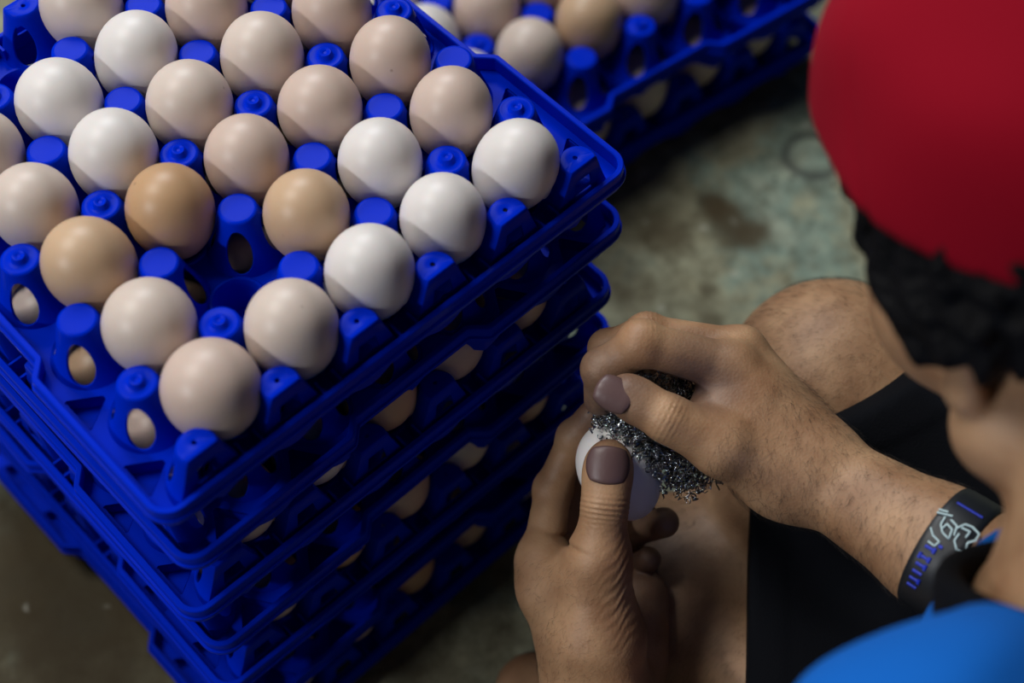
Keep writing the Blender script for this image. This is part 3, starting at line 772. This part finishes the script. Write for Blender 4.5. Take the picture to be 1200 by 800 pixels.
if len(me.vertices) == len(dirt): at_d.data.foreach_set('value', dirt.astype(np.float32))
man = link('person', me, skin)
tag(man, 'person in red cap, blue shirt and black shorts, scrubbing an egg beside the tray stack', 'person')
# nails
nail_m = mat('nail', (0.12, 0.068, 0.066), 0.42); bump(nail_m, 300, .3, .0004)
def nail(c, ax, out, wd, ln, curve, name, lab):
    ax = nrm(ax); out = nrm(out - ax * (out @ ax)); sd = np.cross(ax, out); vs = []; n, m = 16, 18; fs = []
    for i in range(m + 1):
        for j in range(n + 1):
            y = -1 + 2 * i / m; x = -1 + 2 * j / n
            # superellipse mapping of the square
            sx = x * math.sqrt(max(0, 1 - .42 * y * y)); sy = y * math.sqrt(max(0, 1 - .30 * x * x))
            z = -curve * sx * sx - (ln * .10) * max(0, sy) ** 2 - .0004 * (1 - (1 - abs(y) ** 8) * (1 - abs(x) ** 8)) * 2
            vs.append(c + ax * sy * ln + sd * sx * wd + out * z)
    for i in range(m):
        for j in range(n): a = i * (n + 1) + j; fs.append((a, a + 1, a + n + 2, a + n + 1))
    me = pyd(vs, fs); me = solidified(me, .0007, 0); o = link(name, me, nail_m, man); o['label'] = lab; return o
lt_ax = LT[3] - LT[2]
nail(at(713, 545, 852.6), lt_ax, -CF - CD * .05, .0112, .0098, .0045, 'thumbnail', 'dirty nail of the thumb on the egg')
nail(at(720, 461, 827.5), RT[3] - RT[2], -CF - CD * .25 - CR * .2, .0088, .0098, .0035, 'thumbnail', 'blackened nail of the thumb on the scourer')

# face features hidden from the lens but there from elsewhere
eye_m = mat('eye_white', (.75, .72, .68), .25); 
for s_ in (1, -1):
    vs, fs = lathe([(0.0115 * math.sin(math.pi * k / 12) + 1e-5, .0115 * math.cos(math.pi * k / 12)) for k in range(13)], 16)
    o = link('eye', pyd(vs, fs), eye_m, man); o.location = hp(78, -6, 31 * s_)
# ------------------------------------------------------------------ cap, hair
red = mat('red_cloth', (0.24, 0.0, 0.010), 0.9, Specular_IOR_Level=0.15); bump(red, 700, .5, .0008, 3)
CAPN = nrm(HU * .86 - HF * .50)                     # normal of the plane of the cap's opening
def f_cap(P):
    q = P - hp(-8, 30, 0); d = prim(ell(hp(-8, 32, 0), (.110, .089, .104), HF, HL), P)
    x, y = q @ HL, q @ HF; ang = np.arctan2(y, x); seam = np.abs(((ang / (np.pi / 3)) + .5) % 1 - .5) * (np.pi / 3) * np.hypot(x, y)
    d = d + .0010 * np.exp(-(seam / .0016) ** 2)
    d = d + .0022 * np.sin(q @ HU * 60 + np.sin(q @ HL * 45) * 1.5) * np.sin(q @ HF * 38 + 1)
    pl = -(q @ CAPN) + .004
    d = smax(d, pl + .004 * np.sin(ang * 2), .003)
    b = smin(d, np.linalg.norm(P - hp(-8, 136, 0), axis=1) - .007, .003)
    return b
X = nets(f_cap, *bbox([hp(-8, 30, 0)], .135), .0032)
cap = link('baseball_cap', mesh_from([X]), red, man)
# brim worn to the back
def f_brim(P):
    q = P - hp(-104, 8, 0); x = q @ HL; y = -(q @ HF); z = q @ HU
    zz = z + .022 * (x / .07) ** 2 + y * .55
    d = np.maximum(np.abs(zz) - .0018, np.sqrt((x / .078) ** 2 + (np.maximum(y, 0) / .062) ** 2) * .07 - .07)
    return smax(d, -y - .012, .002)
o = link('brim', mesh_from([nets(f_brim, *bbox([hp(-130, -20, 0)], .10), .0026)]), red, cap)
hair_m = mat('black_hair', (0.004, 0.004, 0.005), 0.6, Specular_IOR_Level=.10); bump(hair_m, 160, 1, .004, 4)
def f_hair(P):
    q = P - hp(-8, 28, 0); f, u, l = q @ HF, q @ HU, np.abs(q @ HL)
    d = prim(ell(hp(-10, 22, 0), (.106, .085, .100), HF, HL), P)
    d = smin(d, prim(ell(hp(-62, -25, 0), (.042, .062, .055), HF, HL), P), .02)
    for s in (1, -1):
        d = smin(d, prim(rcone(hp(18, 10, 76 * s), hp(22, -36, 70 * s), .013, .009), P), .01)
    for s in (1, -1): d = smin(d, prim(ell(hp(-8, -10, 74 * s), (.036, .018, .034), HF, HL), P), .012)
    d = d + .0035 * np.sin(f * 300 + 3 * np.sin(u * 90)) * np.sin(l * 220 + u * 120)
    low = -(u + .112 - np.clip(-f, 0, .05) * .3)
    d = smax(d, np.minimum(f - .034 - u * .35, .020 + .25 * f - u), .006)      # forehead and cheek stay bare
    d = smax(d, np.minimum(f + .016, -.058 - u), .006)                   # in front of and below the ear
    d = smax(d, low, .01); d = smax(d, -(f_skull(P) + .016), .002)
    cr = np.maximum(prim(ell(hp(-8, 32, 0), (.110, .089, .104), HF, HL), P), -((P - hp(-8, 30, 0)) @ CAPN) + .012)
    d = smax(d, -(cr + .0), .001)
    ear = prim(ell(hp(-4, -46, 84), (.013, .02, .014), HF, HL), P)
    d = smax(d, -ear, .004)
    return d
def f_skull(P): return union(head[:3], P)
o = link('hair', mesh_from([nets(f_hair, *bbox([hp(-8, 10, 0)], .14), .003)]), hair_m, man); o['label'] = 'short black hair below the cap'
# ------------------------------------------------------------------ clothes
shirt_m = mat('blue_shirt', (0.002, 0.115, 0.50), 0.9, Specular_IOR_Level=.2); bump(shirt_m, 800, .4, .0008, 3)
dark_m = mat('black_cloth', (0.0028, 0.0034, 0.0055), 0.9, Specular_IOR_Level=0.12); bump(dark_m, 900, .5, .0006, 3)
def f_shirt(P):
    d = union(core_p[nh + 1:], P) - .007
    for (S, E_) in ((L_SH, L_EL), (R_SH, R_EL)):
        a = nrm(E_ - S); s = (P - S) @ a; L = np.linalg.norm(E_ - S)
        sl = smax(prim(rcone(S, S * .40 + E_ * .60, .060, .062), P), s - L * .50, .003)
        d = smin(d, sl, .03)
    q = P - L_SH
    d = d + .004 * np.sin((q @ CD) * 120 + 2.0 * np.sin((q @ CR) * 28)) * np.exp(-(np.linalg.norm(q, axis=1) / .16) ** 2)
    return smax(d, -(prim(rcone(hp(-28, -50, 0), NECK, .0, .0), P) - .079), .006)
lo, hi = bbox([NECK, L_SH, R_SH, PEL, L_EL, R_EL], .13); lo[2] = .002
shirt = link('shirt', mesh_from([nets(f_shirt, lo, hi, .0045)]), shirt_m, man)
# collar band: a ring swept around the neck
def ring(name, c, ax, ra, rb, ux, tube_w, tube_t, m, parent, n=72, lab=None):
    ax = nrm(ax); ux = nrm(ux - ax * (ux @ ax)); uy = np.cross(ax, ux); prof = []
    for k in range(12):
        t = 2 * math.pi * k / 12; cs, sn = math.cos(t), math.sin(t)
        prof.append((math.copysign(abs(cs) ** .6, cs) * tube_t, math.copysign(abs(sn) ** .6, sn) * tube_w))
    vs = []; fs = []
    for i in range(n):
        t = 2 * math.pi * i / n
        for (p, q) in prof: vs.append(c + ux * (ra + p) * math.cos(t) + uy * (rb + p) * math.sin(t) + ax * q)
    for i in range(n):
        for j in range(12): fs.append((i * 12 + j, ((i + 1) % n) * 12 + j, ((i + 1) % n) * 12 + (j + 1) % 12, i * 12 + (j + 1) % 12))
    o = link(name, pyd(vs, fs), m, parent)
    if lab: o['label'] = lab
    return o, ux, uy
nax = nrm(hp(-28, -50, 0) - NECK)
ring('collar', NECK + nax * .020, nax, .077, .078, CR, .012, .006, dark_m, shirt, lab='black neckband')
HEM_R = .245; 
HEMS = ((R_HIP, R_KN, at(995, 458, 940), nrm(-.48 * CR - .84 * CD - .25 * CF)), (L_HIP, L_KN, at(874, 690, 960), nrm(-1. * CR - .04 * CD + .10 * CF)))
def f_shorts(P):
    t = [rcone(R_HIP, R_KN, .102, .072, .03), rcone(L_HIP, L_KN, .102, .090, .03), rcone(PEL + w(-60, 0, 10), PEL + w(60, 0, 10), .115, .115, .05),
         rcone(R_HIP * .35 + R_KN * .65 + w(-60, -30, -45), L_HIP * .35 + L_KN * .65 + w(60, -10, -10), .060, .060, .06), rcone(at(905, 660, 985), at(960, 800, 985), .05, .06, .05)]
    d = union(t, P)
    d = d + .0035 * np.sin(P @ np.array([55., 20, 30]) + 2 * np.sin(P @ np.array([10., -35, 40]))) 
    for (H_, K, p0, n) in HEMS:
        a = nrm(K - H_); s = (P - H_) @ a; pl = (P - p0) @ n
        m = (np.linalg.norm(P - H_ - np.outer(s, a), axis=1) < .155) & (pl > -.03)
        dm = d[m]; sm = pl[m]; dm = dm - .0011 / (1 + np.exp(-(sm + .020) / .0006)); d[m] = smax(dm, sm, .002)
    return d
lo, hi = bbox([PEL, R_HIP, L_HIP, R_KN, L_KN], .14); lo[2] = .002
shorts = link('shorts', mesh_from([nets(f_shorts, lo, hi, .0036)]), dark_m, man)
# wrist band with its printed emblem and lettering
bax = aR; br = .0295
def fr_r(s):                      # radius of the forearm at s along its axis
    L = np.linalg.norm(R_EL - R_WR); t = s / (L * .35); return .0225 + (.0300 - .0225) * min(t, 1) + max(0, t - 1) * .002
bc = R_WR + bax * sR; br = fr_r(sR) + .0016
band_m = mat('black_rubber', (0.008, 0.010, 0.014), 0.45)
bo, bx, by = ring('wristband', bc, bax, br, br, -CF, .0112, .0014, band_m, man, 96, 'black rubber wristband with a pale emblem and blue print')
def on_band(a, s, lift=.0016): return bc + (bx * math.cos(a) + by * math.sin(a)) * (br + lift) + bax * s
print_w = mat('white_print', (0.50, 0.66, 0.68), .5); print_b = mat('blue_print', (0.01, 0.03, 0.45), .5)
def strokes(name, lines, wd, m, lab):
    vs = []; fs = []
    for ln in lines:
        pts = [np.array(p, float) for p in ln]; dense = []
        for i in range(len(pts) - 1):
            for k in range(4): dense.append(pts[i] + (pts[i + 1] - pts[i]) * k / 4)
        dense.append(pts[-1]); k0 = len(vs)
        for i, p in enumerate(dense):
            t = dense[min(i + 1, len(dense) - 1)] - dense[max(i - 1, 0)]; t = t / (np.linalg.norm(t) + 1e-9); nn = np.array([-t[1], t[0]]) * wd
            for q, lf in ((p + nn, .0014), (p + nn, .0021), (p - nn, .0021), (p - nn, .0014)): vs.append(on_band(q[0] / (br * 1000), q[1] * .001, lf))
        for i in range(len(dense) - 1):
            for j in range(4): a = k0 + i * 4 + j; b = k0 + i * 4 + (j + 1) % 4; fs.append((a, b, b + 4, a + 4))
    o = link(name, pyd(vs, fs), m, bo); o['label'] = lab
EMBLEM_AT = 0.0
def im(x, y, q0=-9.5, q1=.5):        # mm across and up as the wearer's emblem is read -> along the band, across the band
    return (q0 - .52 * x - .85 * y, q1 + .85 * x - .52 * y)
E1 = [[(405, 232), (468, 246)], [(412, 218), (450, 228)], [(440, 250), (424, 285), (432, 318), (458, 345), (470, 305), (448, 282), (432, 300)], [(385, 298), (395, 330), (422, 356), (402, 372), (376, 352)],
      [(462, 262), (488, 290), (478, 330)], [(486, 300), (520, 280), (548, 290), (576, 320), (562, 350), (532, 360), (522, 394), (490, 386), (480, 352), (498, 322)], [(505, 296), (540, 312), (524, 338)]]
strokes('emblem', [[im((a - 475) / 8.6, (305 - b) / 8.6) for a, b in l] for l in E1], .42, print_w, 'pale looping emblem printed on the wristband')
strokes('blue_stripe', [[(-23, -6.5), (-23, 7.5)]], .5, print_b, 'thin blue stripe')
LT_ = []
for k, q in enumerate((3.5, 8.5, 12.5, 16.5, 20.5, 24.5)):
    LT_ += [[(q, -6.5), (q, -1.5)]]
    if k % 2 == 0: LT_ += [[(q - 1.4, -1.5), (q + 1.4, -1.5)]]
    if k == 1: LT_ += [[(q - 1.4, -6.5), (q + 1.4, -6.5)], [(q - 1.4, -1.5), (q + 1.4, -1.5)]]
LT_ += [[(0.5, -1), (.5, 1)]]
strokes('lettering', LT_, .75, print_b, 'worn blue block lettering')
# ------------------------------------------------------------------ the egg being cleaned and the scourer
me = egg_mesh(28.5, 22.3, .09); me.materials.append(mat('clean_shell', (.84, .81, .79), .42, Subsurface_Weight=.1, Subsurface_Scale=.004))
eo = bpy.data.objects.new('egg', me); SC.collection.objects.link(eo); eo.location = EG
z = nrm(CR * -.40 - CD * .88 - CF * .25); x = nrm(np.cross(CF, z)); y = np.cross(z, x)
eo.rotation_euler = Matrix(((x[0], y[0], z[0]), (x[1], y[1], z[1]), (x[2], y[2], z[2]))).to_euler()
tag(eo, 'clean white egg held between thumb and fingers under the steel scourer', 'egg')
steel = mat('steel', (0.42, 0.44, 0.47), 0.16, 1.0)
def scourer():
    r = random.Random(7); vs = []; fs = []
    path = [at(705, 484, 878), at(738, 497, 870), at(772, 522, 870), at(795, 548, 876), at(812, 566, 886)]
    up = [at(742, 437, 866), at(775, 450, 862), at(812, 468, 864), at(800, 460, 862), at(815, 500, 872), at(790, 520, 875)]
    def pos(t, P_):
        n = len(P_) - 1; i = min(int(t * n), n - 1); f = t * n - i; return P_[i] * (1 - f) + P_[i + 1] * f
    for k in range(760):
        if k % 4 == 0: c = pos(r.random(), up); rad = .007
        else: t = r.random(); c = pos(t, path); rad = .0045 + .0085 * math.sin(math.pi * min(1, .10 + t * .68))
        c = c + np.array([r.gauss(0, 1) for _ in range(3)]) * rad * .5 + CF * .003
        e = c - EG; zc = e @ z; rr = np.linalg.norm(e - z * zc); q = math.sqrt((zc / .0290) ** 2 + (rr / .0228) ** 2)
        if q < 1.05: c = EG + e / q * (1.06 + .05 * r.random())
        ax = nrm(np.array([r.gauss(0, 1) for _ in range(3)]) + CR * .8 + CD * .6); u = nrm(np.cross(ax, [.3, .5, .8])); v = np.cross(ax, u)
        R0 = r.uniform(.0010, .0017); pitch = r.uniform(.0012, .0020); n = 26; ph = r.random() * 6; wd = r.uniform(.00035, .00055)
        bend = nrm(np.array([r.gauss(0, 1) for _ in range(3)])) * .003; b0 = len(vs)
        for i in range(n):
            s = i / n * 2 * math.pi * 2.2 + ph; tt = i / (n - 1) - .5; cc = c + ax * pitch * 2.2 * tt + bend * (tt * tt * 4)
            d = u * math.cos(s) + v * math.sin(s); p = cc + d * R0; vs += [p + ax * wd + d * .00005, p - ax * wd, p + d * .0002]
        for i in range(n - 1):
            a = b0 + i * 3
            for j in range(3): fs.append((a + j, a + (j + 1) % 3, a + 3 + (j + 1) % 3, a + 3 + j))
    return link('steel_scourer', pyd(vs, fs), steel)
tag(scourer(), 'crumpled stainless steel wool scourer pressed onto the held egg', 'scourer')
# ------------------------------------------------------------------ body hair, small debris on the floor
hair2 = mat('body_hair', (0.012, 0.009, 0.008), .6)
def body_hair(name, X, n, keep, ln, rad, seed, flow):
    g = np.random.default_rng(seed); idx = np.nonzero(keep(X))[0]
    if len(idx) == 0: return
    idx = g.choice(idx, n); P = X[idx] + g.normal(0, .0012, (n, 3))
    e = .001; f0 = f_all(P); G = np.stack([f_all(P + e * np.eye(3)[k]) - f0 for k in range(3)], 1) / e; G /= np.linalg.norm(G, axis=1)[:, None] + 1e-9
    P = P - G * f0[:, None]; fl = flow[None] + g.normal(0, .35, (n, 3)); T = fl - G * (fl * G).sum(1)[:, None]; T /= np.linalg.norm(T, axis=1)[:, None] + 1e-9
    L_ = ln * g.uniform(.5, 1.2, n)[:, None]; S = np.cross(T, G); vs = []; 
    pts = [P - G * .0003, P + T * L_ * .35 + G * L_ * .16, P + T * L_ * .7 + G * L_ * .22, P + T * L_ + G * L_ * .20]
    rs = [rad, rad * .9, rad * .6, rad * .15]; A = []
    for p, r_ in zip(pts, rs):
        for (a, b) in ((1, 0), (-.5, .87), (-.5, -.87)): A.append(p + S * r_ * a + G * r_ * b)
    A = np.stack(A, 1).reshape(-1, 3); b0 = np.arange(n)[:, None] * 12; F = []
    for i in range(3):
        for j in range(3): F.append(np.stack([b0[:, 0] + i * 3 + j, b0[:, 0] + i * 3 + (j + 1) % 3, b0[:, 0] + i * 3 + 3 + (j + 1) % 3, b0[:, 0] + i * 3 + 3 + j], 1))
    o = link(name, mesh_from([(A, np.concatenate(F))]), hair2, man); o['kind'] = 'stuff'
def f_all(P): return np.minimum(np.minimum(f_body(P), f_right(P)), f_left(P))
def cone_keep(a, b, r):
    u = nrm(b - a); L = np.linalg.norm(b - a)
    return lambda X: (lambda s, d: (s > -.06) & (s < L) & (d < r))((X - a) @ u, np.linalg.norm(X - a - np.outer((X - a) @ u, u), axis=1))
body_hair('leg_hair', bd[0], 9000, cone_keep(R_KN, R_HIP * .2 + R_KN * .8, .075), .006, .00004, 1, nrm(R_HIP - R_KN) * -1 + CD)
body_hair('leg_hair', bd[0], 9000, cone_keep(L_KN, L_HIP * .3 + L_KN * .7, .075), .006, .00004, 2, -CR * .6 + CD)
body_hair('arm_hair', rh[0], 2600, lambda X: ((X - R_WR) @ aR > -.03) & ((X - R_WR) @ aR < sR - .012), .008, .00005, 3, aR * -.2 + CD)
body_hair('hand_hair', lh[0], 1400, lambda X: ((X - L_WR) @ CD > -.075) & ((X - L_WR) @ CR < -.002), .005, .00004, 4, -CR * .5 + CD * .6)
